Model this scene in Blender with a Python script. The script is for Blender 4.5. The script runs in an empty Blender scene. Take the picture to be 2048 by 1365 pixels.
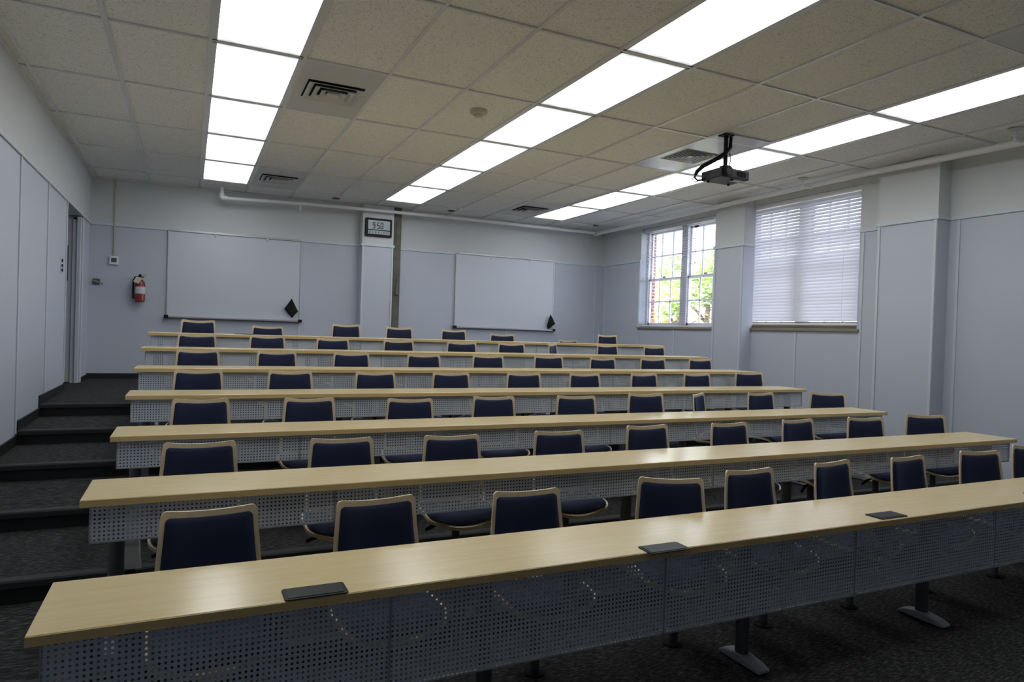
import bpy, bmesh, math, random
from mathutils import Vector, Matrix
random.seed(7)
SC = bpy.context.scene
COL = SC.collection
PI = math.pi

# ------------------------------------------------------------------ materials
MATS = {}
def nodes(name):
    m = bpy.data.materials.new(name); m.use_nodes = True
    nt = m.node_tree
    return m, nt, nt.nodes['Principled BSDF']
def N(nt, t, **kw):
    n = nt.nodes.new(t)
    for k, v in kw.items():
        if k in n.inputs: n.inputs[k].default_value = v
        else: setattr(n, k, v)
    return n
def plain(name, col, rough=.5, metal=0., spec=.5, noise=0., nscale=20., bump=0., coat=0.):
    m, nt, b = nodes(name)
    b.inputs['Base Color'].default_value = (*col, 1)
    b.inputs['Roughness'].default_value = rough
    b.inputs['Metallic'].default_value = metal
    b.inputs['Specular IOR Level'].default_value = spec
    b.inputs['Coat Weight'].default_value = coat
    if noise or bump:
        tc = N(nt, 'ShaderNodeTexCoord'); nz = N(nt, 'ShaderNodeTexNoise'); nz.inputs['Scale'].default_value = nscale
        nz.inputs['Detail'].default_value = 4
        nt.links.new(tc.outputs['Object'], nz.inputs['Vector'])
        if noise:
            r = N(nt, 'ShaderNodeValToRGB')
            r.color_ramp.elements[0].color = (*[c*(1-noise) for c in col], 1)
            r.color_ramp.elements[1].color = (*[min(1, c*(1+noise)) for c in col], 1)
            nt.links.new(nz.outputs['Fac'], r.inputs['Fac']); nt.links.new(r.outputs['Color'], b.inputs['Base Color'])
        if bump:
            bp = N(nt, 'ShaderNodeBump'); bp.inputs['Strength'].default_value = bump; bp.inputs['Distance'].default_value = .01
            nt.links.new(nz.outputs['Fac'], bp.inputs['Height']); nt.links.new(bp.outputs['Normal'], b.inputs['Normal'])
    return m
M = {}
M['wall_panel'] = plain('pale_blue_grey_panel', (.535, .572, .66), .5, noise=.02, nscale=3)
M['wall_cream'] = plain('off_white_wall_paint', (.605, .63, .65), .6, noise=.02, nscale=3)
M['trim'] = plain('pale_grey_trim', (.60, .65, .71), .45)
M['white'] = plain('white_paint', (.80, .81, .83), .4)
M['rubber'] = plain('black_rubber', (.012, .012, .013), .5)
M['nosing'] = plain('grey_black_nosing', (.020, .021, .022), .6)
M['black'] = plain('black_plastic', (.010, .010, .011), .5, spec=.2)
M['blackmat'] = plain('black_cloth', (.006, .006, .007), .9)
M['grey'] = plain('light_grey_powder_coat', (.36, .39, .44), .4)
M['post'] = plain('dark_grey_post', (.09, .095, .105), .4)
M['board'] = plain('white_marker_board', (.62, .655, .73), .28, spec=.5)
M['alu'] = plain('aluminium', (.5, .51, .53), .35, metal=.6)
M['chrome'] = plain('chrome', (.6, .6, .6), .2, metal=1)
M['steel'] = plain('glossy_white_steel', (.56, .57, .60), .22, coat=.4)
M['ventgrey'] = plain('grey_painted_metal', (.58, .585, .59), .45)
M['tbar'] = plain('ceiling_grid_metal', (.72, .73, .75), .25)
M['hole'] = plain('dark_duct', (.01, .01, .01), .8)
M['red'] = plain('red_cylinder_paint', (.24, .010, .012), .3, coat=.3)
M['green'] = plain('green_label', (.06, .13, .02), .6)
M['label'] = plain('paper_label', (.62, .62, .62), .7)
M['tag'] = plain('cream_tag', (.58, .56, .42), .7)
M['cream'] = plain('cream_conduit', (.50, .49, .38), .5)
M['conc'] = plain('weathered_concrete', (.13, .125, .105), .85, noise=.5, nscale=9, bump=.3)
M['stone'] = plain('tan_stone_sill', (.26, .23, .17), .6, noise=.2, nscale=30)
M['lcd'] = plain('grey_lcd', (.36, .42, .45), .25)
M['lcdseg'] = plain('black_lcd_segment', (.015, .02, .022), .4)
M['projgrey'] = plain('dark_grey_plastic', (.022, .022, .027), .45, spec=.35)
M['lens'] = plain('black_lens_glass', (.006, .006, .008), .35, spec=.25)
M['sash'] = plain('white_sash_paint', (.70, .70, .74), .4)
M['bark'] = plain('bark', (.12, .08, .05), .9, noise=.4, nscale=14, bump=.5)
M['lawn'] = plain('grey_paving', (.24, .24, .235), .95, noise=.2, nscale=2)
M['boltglint'] = plain('pale_bolt_glint', (.75, .76, .78), .3)  # pale non-metal colour stands in for glints on the bolts
M['lid'] = plain('matt_black_lid', (.012, .012, .014), .45, spec=.25)

def wood(name, c1, c2, rough, axis_scale):
    m, nt, b = nodes(name)
    tc = N(nt, 'ShaderNodeTexCoord'); mp = N(nt, 'ShaderNodeMapping'); mp.inputs['Scale'].default_value = axis_scale
    nz = N(nt, 'ShaderNodeTexNoise'); nz.inputs['Scale'].default_value = 3; nz.inputs['Detail'].default_value = 6; nz.inputs['Roughness'].default_value = .6
    r = N(nt, 'ShaderNodeValToRGB')
    r.color_ramp.elements[0].position = .3; r.color_ramp.elements[0].color = (*c1, 1)
    r.color_ramp.elements[1].position = .7; r.color_ramp.elements[1].color = (*c2, 1)
    L = nt.links.new
    L(tc.outputs['Object'], mp.inputs['Vector']); L(mp.outputs['Vector'], nz.inputs['Vector']); L(nz.outputs['Fac'], r.inputs['Fac'])
    L(r.outputs['Color'], b.inputs['Base Color'])
    b.inputs['Roughness'].default_value = rough
    return m
M['beech'] = wood('beech_laminate', (.76, .605, .32), (.83, .675, .38), .21, (1.2, 14, 14))
M['beechshade'] = wood('beech_shaded_edge', (.68, .50, .235), (.76, .57, .28), .4, (1.2, 14, 14))  # same beech as the top, darkened for shade on the front edge
M['ply'] = wood('beech_plywood', (.70, .56, .36), (.80, .66, .45), .38, (10, 10, 1.2))

def fabric():
    m, nt, b = nodes('navy_upholstery')
    tc = N(nt, 'ShaderNodeTexCoord'); nz = N(nt, 'ShaderNodeTexNoise'); nz.inputs['Scale'].default_value = 600
    r = N(nt, 'ShaderNodeValToRGB')
    r.color_ramp.elements[0].color = (.0065, .011, .038, 1); r.color_ramp.elements[1].color = (.011, .018, .062, 1)
    L = nt.links.new
    L(tc.outputs['Object'], nz.inputs['Vector']); L(nz.outputs['Fac'], r.inputs['Fac']); L(r.outputs['Color'], b.inputs['Base Color'])
    b.inputs['Roughness'].default_value = .85
    b.inputs['Sheen Weight'].default_value = .25; b.inputs['Sheen Roughness'].default_value = .4
    b.inputs['Sheen Tint'].default_value = (.25, .4, .9, 1)
    return m
M['navy'] = fabric()

def carpet():
    m, nt, b = nodes('charcoal_streaked_carpet')
    tc = N(nt, 'ShaderNodeTexCoord'); mp = N(nt, 'ShaderNodeMapping'); mp.inputs['Scale'].default_value = (14, 75, 75)
    nz = N(nt, 'ShaderNodeTexNoise'); nz.inputs['Scale'].default_value = 1.6; nz.inputs['Detail'].default_value = 5; nz.inputs['Roughness'].default_value = .7
    r = N(nt, 'ShaderNodeValToRGB')
    e = r.color_ramp.elements
    e[0].position = .40; e[0].color = (.016, .016, .017, 1); e[1].position = .66; e[1].color = (.145, .142, .140, 1)
    k = r.color_ramp.elements.new(.54); k.color = (.050, .050, .051, 1)
    bp = N(nt, 'ShaderNodeBump'); bp.inputs['Strength'].default_value = .5; bp.inputs['Distance'].default_value = .006
    L = nt.links.new
    L(tc.outputs['Object'], mp.inputs['Vector']); L(mp.outputs['Vector'], nz.inputs['Vector']); L(nz.outputs['Fac'], r.inputs['Fac'])
    L(r.outputs['Color'], b.inputs['Base Color']); L(nz.outputs['Fac'], bp.inputs['Height']); L(bp.outputs['Normal'], b.inputs['Normal'])
    b.inputs['Roughness'].default_value = .95; b.inputs['Specular IOR Level'].default_value = .1
    return m
M['carpet'] = carpet()

def ceiltile():
    m, nt, b = nodes('fissured_acoustic_tile')
    tc = N(nt, 'ShaderNodeTexCoord')
    mp = N(nt, 'ShaderNodeMapping'); mp.inputs['Scale'].default_value = (55, 55, 55)
    nz = N(nt, 'ShaderNodeTexNoise'); nz.inputs['Scale'].default_value = 1.4; nz.inputs['Detail'].default_value = 3
    nz.inputs['Distortion'].default_value = 1.2
    r = N(nt, 'ShaderNodeValToRGB')
    e = r.color_ramp.elements
    e[0].position = .33; e[0].color = (.54, .542, .51, 1); e[1].position = .46; e[1].color = (.86, .872, .852, 1)
    bp = N(nt, 'ShaderNodeBump'); bp.inputs['Strength'].default_value = .35; bp.inputs['Distance'].default_value = .004
    L = nt.links.new
    L(tc.outputs['Object'], mp.inputs['Vector']); L(mp.outputs['Vector'], nz.inputs['Vector']); L(nz.outputs['Fac'], r.inputs['Fac'])
    L(r.outputs['Color'], b.inputs['Base Color']); L(r.outputs['Color'], bp.inputs['Height']); L(bp.outputs['Normal'], b.inputs['Normal'])
    b.inputs['Roughness'].default_value = .9; b.inputs['Specular IOR Level'].default_value = .15
    return m
M['tile'] = ceiltile()

def perforated():
    """grey sheet with real see-through round holes on a 17 mm grid, plain margins along the brackets"""
    m, nt, b = nodes('perforated_grey_steel')
    b.inputs['Base Color'].default_value = (.60, .66, .74, 1); b.inputs['Roughness'].default_value = .42
    tc = N(nt, 'ShaderNodeTexCoord'); sp = N(nt, 'ShaderNodeSeparateXYZ')
    L = nt.links.new
    L(tc.outputs['Object'], sp.inputs['Vector'])
    def math_(op, a, bv=None):
        n = nt.nodes.new('ShaderNodeMath'); n.operation = op
        for i, v in enumerate((a, bv)):
            if v is None: continue
            if isinstance(v, (int, float)): n.inputs[i].default_value = v
            else: L(v, n.inputs[i])
        return n.outputs[0]
    def cell(s):
        f = math_('FRACT', math_('MULTIPLY', s, 1/.0172))
        d = math_('SUBTRACT', f, .5)
        return math_('MULTIPLY', d, d)
    d2 = math_('ADD', cell(sp.outputs['X']), cell(sp.outputs['Z']))
    hole = math_('LESS_THAN', d2, .24*.24)
    tr = nt.nodes.new('ShaderNodeBsdfTransparent'); mx = nt.nodes.new('ShaderNodeMixShader')
    out = nt.nodes['Material Output']
    L(hole, mx.inputs[0]); L(b.outputs[0], mx.inputs[1]); L(tr.outputs[0], mx.inputs[2]); L(mx.outputs[0], out.inputs['Surface'])
    return m
M['perf'] = perforated()

def emis(name, col, s):
    m = bpy.data.materials.new(name); m.use_nodes = True; nt = m.node_tree; nt.nodes.clear()
    e = N(nt, 'ShaderNodeEmission'); e.inputs['Color'].default_value = (*col, 1); e.inputs['Strength'].default_value = s
    o = N(nt, 'ShaderNodeOutputMaterial'); nt.links.new(e.outputs[0], o.inputs[0])
    return m
LAMP = 5.05
def lamp():
    """prismatic lens: three tubes behind it, a little weaker towards the tube ends"""
    m = bpy.data.materials.new('glowing_prismatic_lens'); m.use_nodes = True; nt = m.node_tree; nt.nodes.clear()
    L = nt.links.new
    tc = N(nt, 'ShaderNodeTexCoord'); sp = N(nt, 'ShaderNodeSeparateXYZ'); L(tc.outputs['Object'], sp.inputs['Vector'])
    a = N(nt, 'ShaderNodeMath', operation='ABSOLUTE'); L(sp.outputs['Y'], a.inputs[0])
    mr = N(nt, 'ShaderNodeMapRange'); mr.inputs['From Min'].default_value = .44; mr.inputs['From Max'].default_value = .62
    mr.inputs['To Min'].default_value = LAMP; mr.inputs['To Max'].default_value = LAMP*.16
    mr.interpolation_type = 'SMOOTHSTEP'
    L(a.outputs[0], mr.inputs['Value'])
    cx = N(nt, 'ShaderNodeMath', operation='MULTIPLY'); L(sp.outputs['X'], cx.inputs[0]); cx.inputs[1].default_value = 2*PI/.21
    cs = N(nt, 'ShaderNodeMath', operation='COSINE'); L(cx.outputs[0], cs.inputs[0])
    md = N(nt, 'ShaderNodeMath', operation='MULTIPLY_ADD'); L(cs.outputs[0], md.inputs[0]); md.inputs[1].default_value = -.12; md.inputs[2].default_value = 1
    st = N(nt, 'ShaderNodeMath', operation='MULTIPLY'); L(mr.outputs[0], st.inputs[0]); L(md.outputs[0], st.inputs[1])
    e = N(nt, 'ShaderNodeEmission'); e.inputs['Color'].default_value = (.95, .98, 1, 1); L(st.outputs[0], e.inputs['Strength'])
    o = N(nt, 'ShaderNodeOutputMaterial'); L(e.outputs[0], o.inputs[0])
    return m
M['lamp'] = lamp()

def glass():
    m = bpy.data.materials.new('window_glass'); m.use_nodes = True; nt = m.node_tree; nt.nodes.clear()
    t = N(nt, 'ShaderNodeBsdfTransparent'); g = N(nt, 'ShaderNodeBsdfGlossy'); g.inputs['Roughness'].default_value = .02
    mx = N(nt, 'ShaderNodeMixShader'); mx.inputs[0].default_value = .06
    o = N(nt, 'ShaderNodeOutputMaterial')
    nt.links.new(t.outputs[0], mx.inputs[1]); nt.links.new(g.outputs[0], mx.inputs[2]); nt.links.new(mx.outputs[0], o.inputs[0])
    return m
M['glass'] = glass()
def slatmat():
    m = bpy.data.materials.new('white_blind_slat'); m.use_nodes = True; nt = m.node_tree; nt.nodes.clear()
    d = N(nt, 'ShaderNodeBsdfDiffuse'); d.inputs['Color'].default_value = (.72, .72, .76, 1)
    t = N(nt, 'ShaderNodeBsdfTranslucent'); t.inputs['Color'].default_value = (.62, .63, .72, 1)
    mx = N(nt, 'ShaderNodeMixShader'); mx.inputs[0].default_value = .12
    o = N(nt, 'ShaderNodeOutputMaterial')
    nt.links.new(d.outputs[0], mx.inputs[1]); nt.links.new(t.outputs[0], mx.inputs[2]); nt.links.new(mx.outputs[0], o.inputs[0])
    return m
M['slat'] = slatmat()
def leafmat(name, c):
    m = bpy.data.materials.new(name); m.use_nodes = True; nt = m.node_tree; nt.nodes.clear()
    d = N(nt, 'ShaderNodeBsdfDiffuse'); d.inputs['Color'].default_value = (*c, 1)
    t = N(nt, 'ShaderNodeBsdfTranslucent'); t.inputs['Color'].default_value = (*[min(1, x*1.15) for x in c], 1)
    mx = N(nt, 'ShaderNodeMixShader'); mx.inputs[0].default_value = .45
    o = N(nt, 'ShaderNodeOutputMaterial')
    nt.links.new(d.outputs[0], mx.inputs[1]); nt.links.new(t.outputs[0], mx.inputs[2]); nt.links.new(mx.outputs[0], o.inputs[0])
    return m
M['leafA'] = leafmat('yellow_green_leaf', (.40, .46, .14))
M['leafB'] = leafmat('mid_green_leaf', (.20, .30, .10))
M['leafC'] = leafmat('rusty_leaf', (.45, .26, .14))
def brick():
    m, nt, b = nodes('red_brick')
    tc = N(nt, 'ShaderNodeTexCoord'); mp = N(nt, 'ShaderNodeMapping'); mp.inputs['Rotation'].default_value = (PI/2, 0, 0)
    bk = N(nt, 'ShaderNodeTexBrick'); bk.inputs['Color1'].default_value = (.33, .09, .06, 1); bk.inputs['Color2'].default_value = (.24, .06, .045, 1)
    bk.inputs['Mortar'].default_value = (.5, .47, .43, 1); bk.inputs['Scale'].default_value = 4.2; bk.inputs['Mortar Size'].default_value = .03
    L = nt.links.new
    L(tc.outputs['Object'], mp.inputs['Vector']); L(mp.outputs['Vector'], bk.inputs['Vector']); L(bk.outputs['Color'], b.inputs['Base Color'])
    b.inputs['Roughness'].default_value = .9
    return m
M['brick'] = brick()

# ------------------------------------------------------------------ geometry helpers
class MB:
    def __init__(s): s.v = []; s.f = []; s.m = []
    def add(s, vs, fs, mi=0):
        b = len(s.v); s.v += [tuple(p) for p in vs]
        s.f += [tuple(b+i for i in f) for f in fs]; s.m += [mi]*len(fs); return s
    def box(s, x0, y0, z0, x1, y1, z1, mi=0):
        if x0 > x1: x0, x1 = x1, x0
        if y0 > y1: y0, y1 = y1, y0
        if z0 > z1: z0, z1 = z1, z0
        vs = [(x0,y0,z0),(x1,y0,z0),(x1,y1,z0),(x0,y1,z0),(x0,y0,z1),(x1,y0,z1),(x1,y1,z1),(x0,y1,z1)]
        return s.add(vs, [(3,2,1,0),(4,5,6,7),(0,1,5,4),(1,2,6,5),(2,3,7,6),(3,0,4,7)], mi)
    def quad(s, a, b, c, d, mi=0): return s.add([a,b,c,d], [(0,1,2,3)], mi)
    def cyl(s, p, q, r, n=16, r2=None, mi=0):
        p = Vector(p); q = Vector(q); r2 = r if r2 is None else r2
        d = (q-p).normalized(); a = d.orthogonal().normalized(); b = d.cross(a)
        vs = []
        for c, rr in ((p, r), (q, r2)):
            for i in range(n):
                t = 2*PI*i/n; vs.append(c + a*math.cos(t)*rr + b*math.sin(t)*rr)
        fs = [(i, (i+1) % n, n+(i+1) % n, n+i) for i in range(n)]
        fs += [tuple(range(n-1, -1, -1)), tuple(range(n, 2*n))]
        return s.add(vs, fs, mi)
    def tube(s, path, r, n=8, mi=0):
        path = [Vector(p) for p in path]; rings = []; prev = None
        rr = r if isinstance(r, (list, tuple)) else [r]*len(path)
        for i, p in enumerate(path):
            d = (path[min(i+1, len(path)-1)] - path[max(i-1, 0)]).normalized()
            a = d.orthogonal().normalized() if prev is None else (prev - d*prev.dot(d)).normalized()
            prev = a; b = d.cross(a)
            rings.append([p + a*math.cos(2*PI*k/n)*rr[i] + b*math.sin(2*PI*k/n)*rr[i] for k in range(n)])
        vs = [v for g in rings for v in g]; fs = []
        for i in range(len(path)-1):
            for k in range(n):
                fs.append((i*n+k, i*n+(k+1) % n, (i+1)*n+(k+1) % n, (i+1)*n+k))
        fs += [tuple(range(n-1, -1, -1)), tuple((len(path)-1)*n+k for k in range(n))]
        return s.add(vs, fs, mi)
    def lathe(s, c, prof, n=24, mi=0):
        """prof: list of (radius, height) about a vertical axis through c"""
        cx, cy, cz = c; vs = []; fs = []
        for r, h in prof:
            for k in range(n):
                t = 2*PI*k/n; vs.append((cx+r*math.cos(t), cy+r*math.sin(t), cz+h))
        for i in range(len(prof)-1):
            for k in range(n):
                fs.append((i*n+k, i*n+(k+1) % n, (i+1)*n+(k+1) % n, (i+1)*n+k))
        fs += [tuple(range(n-1, -1, -1)), tuple((len(prof)-1)*n+k for k in range(n))]
        return s.add(vs, fs, mi)
    def prism(s, poly, a0, a1, axis='z', mi=0):
        """extrude a 2-D polygon along an axis; the 2-D coords are the two other axes in xyz order"""
        def P(u, w, t):
            return {'z': (u, w, t), 'y': (u, t, w), 'x': (t, u, w)}[axis]
        n = len(poly)
        vs = [P(u, w, a0) for u, w in poly] + [P(u, w, a1) for u, w in poly]
        fs = [(i, (i+1) % n, n+(i+1) % n, n+i) for i in range(n)] + [tuple(range(n-1, -1, -1)), tuple(range(n, 2*n))]
        return s.add(vs, fs, mi)
    def build(s, name, mats, parent=None, smooth=False, bevel=0., seg=2, loc=None):
        o_ = Vector(loc) if loc is not None else Vector((0, 0, 0))
        me = bpy.data.meshes.new(name)
        me.from_pydata([tuple(Vector(p)-o_) for p in s.v], [], s.f)
        if not isinstance(mats, (list, tuple)): mats = [mats]
        for m in mats: me.materials.append(m)
        for p, i in zip(me.polygons, s.m): p.material_index = i
        bm = bmesh.new(); bm.from_mesh(me)
        bmesh.ops.recalc_face_normals(bm, faces=bm.faces)
        bm.to_mesh(me); bm.free()
        if smooth:
            for p in me.polygons: p.use_smooth = True
        ob = bpy.data.objects.new(name, me); COL.objects.link(ob)
        if loc is not None: ob.location = o_
        if bevel:
            bv = ob.modifiers.new('bevel', 'BEVEL'); bv.width = bevel; bv.segments = seg; bv.limit_method = 'ANGLE'; bv.angle_limit = math.radians(40)
        if smooth == 'auto':
            me.set_sharp_from_angle(angle=math.radians(35))
        if parent is not None:
            ob.parent = parent
        return ob
def rrect(w, h, r, n=6, cx=0, cy=0):
    pts = []
    for sx, sy, a0 in ((1,1,0),(-1,1,PI/2),(-1,-1,PI),(1,-1,3*PI/2)):
        for k in range(n+1):
            a = a0 + PI/2*k/n
            pts.append((cx+sx*(w/2-r)+r*math.cos(a), cy+sy*(h/2-r)+r*math.sin(a)))
    return pts
def thing(name, label, cat, loc=(0,0,0), rz=0., group=None):
    o = bpy.data.objects.new(name, None); COL.objects.link(o); o.empty_display_size = .1
    o.location = loc; o.rotation_euler = (0, 0, rz)
    o['label'] = label; o['category'] = cat
    if group: o['group'] = group
    return o
def tag(o, label, cat, group=None):
    o['label'] = label; o['category'] = cat
    if group: o['group'] = group
    return o
def struct(o, label=None, cat=None):
    o['kind'] = 'structure'
    if label: o['label'] = label
    if cat: o['category'] = cat
    return o
def copy_tree(o, parent=None):
    c = o.copy(); COL.objects.link(c)
    if parent is not None: c.parent = parent
    for ch in list(o.children): copy_tree(ch, c)
    return c

def rel(mb, name, mat, t, **kw):
    o = mb.build(name, mat, t, **kw)
    if t.type == 'EMPTY': o.matrix_parent_inverse = t.matrix_basis.inverted()
    return o

# ------------------------------------------------------------------ the room's numbers (metres)
XL, XR, YB, YF, ZC = -1.392, 7.20, 7.224, -7.4, 3.596
TILE = .6523                                  # 2 ft ceiling module; tiles are 1 x 2 modules
YROW = [-1.849, -.849, .287, 1.240, 1.980, 2.813, 3.754]
ZROW = [.707, .838, .923, 1.058, 1.200, 1.333, 1.456]
RISE = .1209
LEV = [RISE*i for i in range(7)]
YSTEP = [None, -.859, .085, 1.029, 1.973, 2.916, 3.860]
DX0, DX1, DD, DT = -.472, 6.023, .4055, .032
RAIL = 2.945
Z6 = LEV[6]

# ------------------------------------------------------------------ floor with its six carpeted tiers
mb = MB()
ys = [YF] + YSTEP[1:] + [YB+.02]
for i in range(7):
    y0, y1 = ys[i], ys[i+1]
    mb.quad((XL-1.4, y0, LEV[i]), (XR, y0, LEV[i]), (XR, y1, LEV[i]), (XL-1.4, y1, LEV[i]), 0)
    if i < 6:
        mb.quad((XL-1.4, y1, LEV[i]), (XR, y1, LEV[i]), (XR, y1, LEV[i+1]), (XL-1.4, y1, LEV[i+1]), 1)
struct(mb.build('floor', [M['carpet'], M['rubber']]), 'charcoal streaked carpet floor rising in tiers', 'floor')
for i in range(1, 7):
    y = YSTEP[i]; z = LEV[i]
    o = MB().prism([(y-.022, z-.035), (y-.022, z-.006), (y-.016, z+.003), (y+.045, z+.004), (y+.045, z-.002), (y, z-.002), (y, z-.035)], XL, XR, 'x').build('trim_%d' % i, M['nosing'])
    struct(o)

# ------------------------------------------------------------------ ceiling, its grid
mb = MB().box(XL-.6, YF-.2, ZC+.006, XR+.6, YB+.2, ZC+.10)
struct(mb.build('ceiling', M['tile']), 'fissured acoustic tile ceiling', 'ceiling')
mb = MB(); b = .0125
LIGHT_COLS = (0, 4, 8); LIGHT_ROWS = (-4, -2, 0, 2, 4, 6, 8)  # frontmost row: unseen panels added to brighten the front desk
ncol = [i for i in range(-2, 11)]
for i in ncol:
    x = i*TILE; w = .019 if i == -1 else b
    mb.box(x-w, YF, ZC-.006, x+w, YB, ZC+.006)
    if i == -1: mb.box(x-.011, YF, ZC-.009, x+.011, YB, ZC-.005)
rows = list(range(-10, 12, 2))
for j in rows:
    y = j*TILE
    mb.box(XL, y-b, ZC-.0055, XR, y+b, ZC+.006)
mb.box(XL, YF, ZC-.02, XL+.02, YB, ZC+.004); mb.box(XL, YB-.02, ZC-.02, XR, YB, ZC+.004); mb.box(XR-.02, YF, ZC-.02, XR, YB, ZC+.004)
struct(mb.build('trim_7', M['tbar']))

# ------------------------------------------------------------------ walls
def wall_zones(mb, boxf, z0, z1):
    """two-tone wall: panel below the rail, off-white paint above"""
    if z0 < RAIL: boxf(z0, min(RAIL, z1), 0)
    if z1 > RAIL: boxf(max(RAIL, z0), z1, 1)
PAINT = [M['wall_panel'], M['wall_cream'], M['brick']]
# back wall
mb = MB(); wall_zones(mb, lambda a, c, m: mb.box(XL-.5, YB, a, XR+.5, YB+.15, c, m), -.1, ZC+.1)
struct(mb.build('wall_back', PAINT), 'back wall in pale grey panels under off-white paint', 'wall')
# pilaster on the back wall
mb = MB(); wall_zones(mb, lambda a, c, m: mb.box(2.425, YB-.20, a, 2.945, YB+.02, c, m), Z6, ZC)
struct(mb.build('wall_pilaster', PAINT), 'shallow pilaster on the back wall carrying the clock', 'pilaster')
# front wall (behind the camera)
mb = MB(); wall_zones(mb, lambda a, c, m: mb.box(XL-.5, YF-.15, a, XR+.5, YF, c, m), -.1, ZC+.1)
struct(mb.build('wall_front', PAINT))
# left wall with the door opening
DY0, DY1, DTOP = 5.255, 6.50, 2.915
mb = MB()
wall_zones(mb, lambda a, c, m: mb.box(XL-.15, YF, a, XL, DY0, c, m), -.1, ZC+.1)
wall_zones(mb, lambda a, c, m: mb.box(XL-.15, DY1, a, XL, YB+.02, c, m), -.1, ZC+.1)
wall_zones(mb, lambda a, c, m: mb.box(XL-.15, DY0, a, XL, DY1, c, m), DTOP, ZC+.1)
AX = XL-1.25
mb.box(AX-.1, DY0-.15, -.1, AX, DY1+.15, RAIL+.1, 0)
mb.box(AX, DY0-.12, -.1, XL-.15, DY0, RAIL+.1, 0); mb.box(AX, DY1, -.1, XL-.15, DY1+.12, RAIL+.1, 0)
mb.box(AX, DY0, DTOP, XL-.15, DY1, RAIL+.1, 0)
struct(mb.build('wall_left', PAINT), 'left wall beside the stepped aisle', 'wall')
# right wall: openings for two windows
W1 = (3.93, 5.98); W2 = (1.57, 3.50); WS, WT = 1.745, 3.50
mb = MB()
cuts = [(YF, W2[0]), (W2[1], W1[0]), (W1[1], YB+.02)]
for a_, c_ in cuts:
    wall_zones(mb, lambda a, c, m: mb.box(XR, a_, a, XR+.22, c_, c, m), -.1, ZC+.1)
for a_, c_ in (W1, W2):
    wall_zones(mb, lambda a, c, m: mb.box(XR, a_, a, XR+.22, c_, c, m), -.1, WS)
    wall_zones(mb, lambda a, c, m: mb.box(XR, a_, a, XR+.22, c_, c, m), WT, ZC+.1)
# brick outer leaf
for a_, c_ in [(YF, W2[0]+.05), (W2[1]-.05, W1[0]+.05), (W1[1]-.05, YB+.3)]:
    mb.box(XR+.225, a_, -1.5, XR+.30, c_, ZC+.3, 2)
for a_, c_ in (W1, W2):
    mb.box(XR+.225, a_, -1.5, XR+.42, c_, WS-.03, 2); mb.box(XR+.225, a_, WT+.02, XR+.42, c_, ZC+.3, 2)
struct(mb.build('wall_right', PAINT), 'window wall in pale grey panels under off-white paint', 'wall')
# two columns standing out of the window wall
for y0, y1 in ((3.27, 3.86), (.50, 1.19)):
    mb = MB(); wall_zones(mb, lambda a, c, m: mb.box(XR-.20, y0, a, XR+.01, y1, c, m), 0, ZC)
    struct(mb.build('wall_column', PAINT), 'square column standing out of the window wall', 'column')
# rails (horizontal moulding)
def rail(mb, x0, y0, x1, y1): mb.box(x0, y0, RAIL-.030, x1, y1, RAIL+.012)
T = 8
def trim(mb, mat=M['trim'], bevel=.004):
    global T
    o = struct(mb.build('trim_%d' % T, mat, bevel=bevel)); T += 1
    return o
mb = MB(); rail(mb, XL, YB-.018, 2.425, YB); rail(mb, 2.945, YB-.018, XR, YB); rail(mb, 2.407, YB-.218, 2.963, YB-.20); rail(mb, 2.407, YB-.2, 2.425, YB); rail(mb, 2.945, YB-.2, 2.963, YB); trim(mb)
mb = MB(); rail(mb, XL, YF, XL+.018, YB-.018); trim(mb)
mb = MB()
for a_, c_ in ((YF, .482), (1.208, W2[0]), (3.878, W1[0]), (W1[1], YB-.018)): rail(mb, XR-.018, a_, XR, c_)
for a_, c_ in ((.482, 1.208), (3.252, 3.878)):
    rail(mb, XR-.218, a_, XR-.2, c_); rail(mb, XR-.2, a_, XR, a_+.018); rail(mb, XR-.2, c_-.018, XR, c_)
trim(mb)
# vertical battens
mb = MB()
for y in (-1.0, .3, 1.55, 2.865, 4.10, 5.24): mb.box(XL, y-.016, LEV[sum(1 for s in YSTEP[1:] if s < y)]+.1, XL+.012, y+.016, RAIL-.03)
trim(mb)
mb = MB()
for x in (-.45+1.95, 7.03): mb.box(x-.016, YB-.012, Z6+.1, x+.016, YB, RAIL-.03)
mb.box(5.15-.016, YB-.012, Z6+.1, 5.15+.016, YB, 1.65)
for x in (2.44, 2.93): mb.box(x-.015, YB-.212, Z6+.1, x+.015, YB-.2, RAIL-.03)
trim(mb)
mb = MB()
for y, z1 in ((4.985, WS-.04), (2.48, WS-.04), (1.52, RAIL-.03), (1.28, RAIL-.03), (.40, RAIL-.03), (-.9, RAIL-.03), (-2.2, RAIL-.03), (7.1, RAIL-.03), (6.0, RAIL-.03)):
    mb.box(XR-.012, y-.016, LEV[sum(1 for s in YSTEP[1:] if s < y)], XR, y+.016, z1)
for y in (3.84, 1.17, .52, 3.29): mb.box(XR-.212, y-.016, 0, XR-.2, y+.016, RAIL-.03)
trim(mb)
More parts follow.
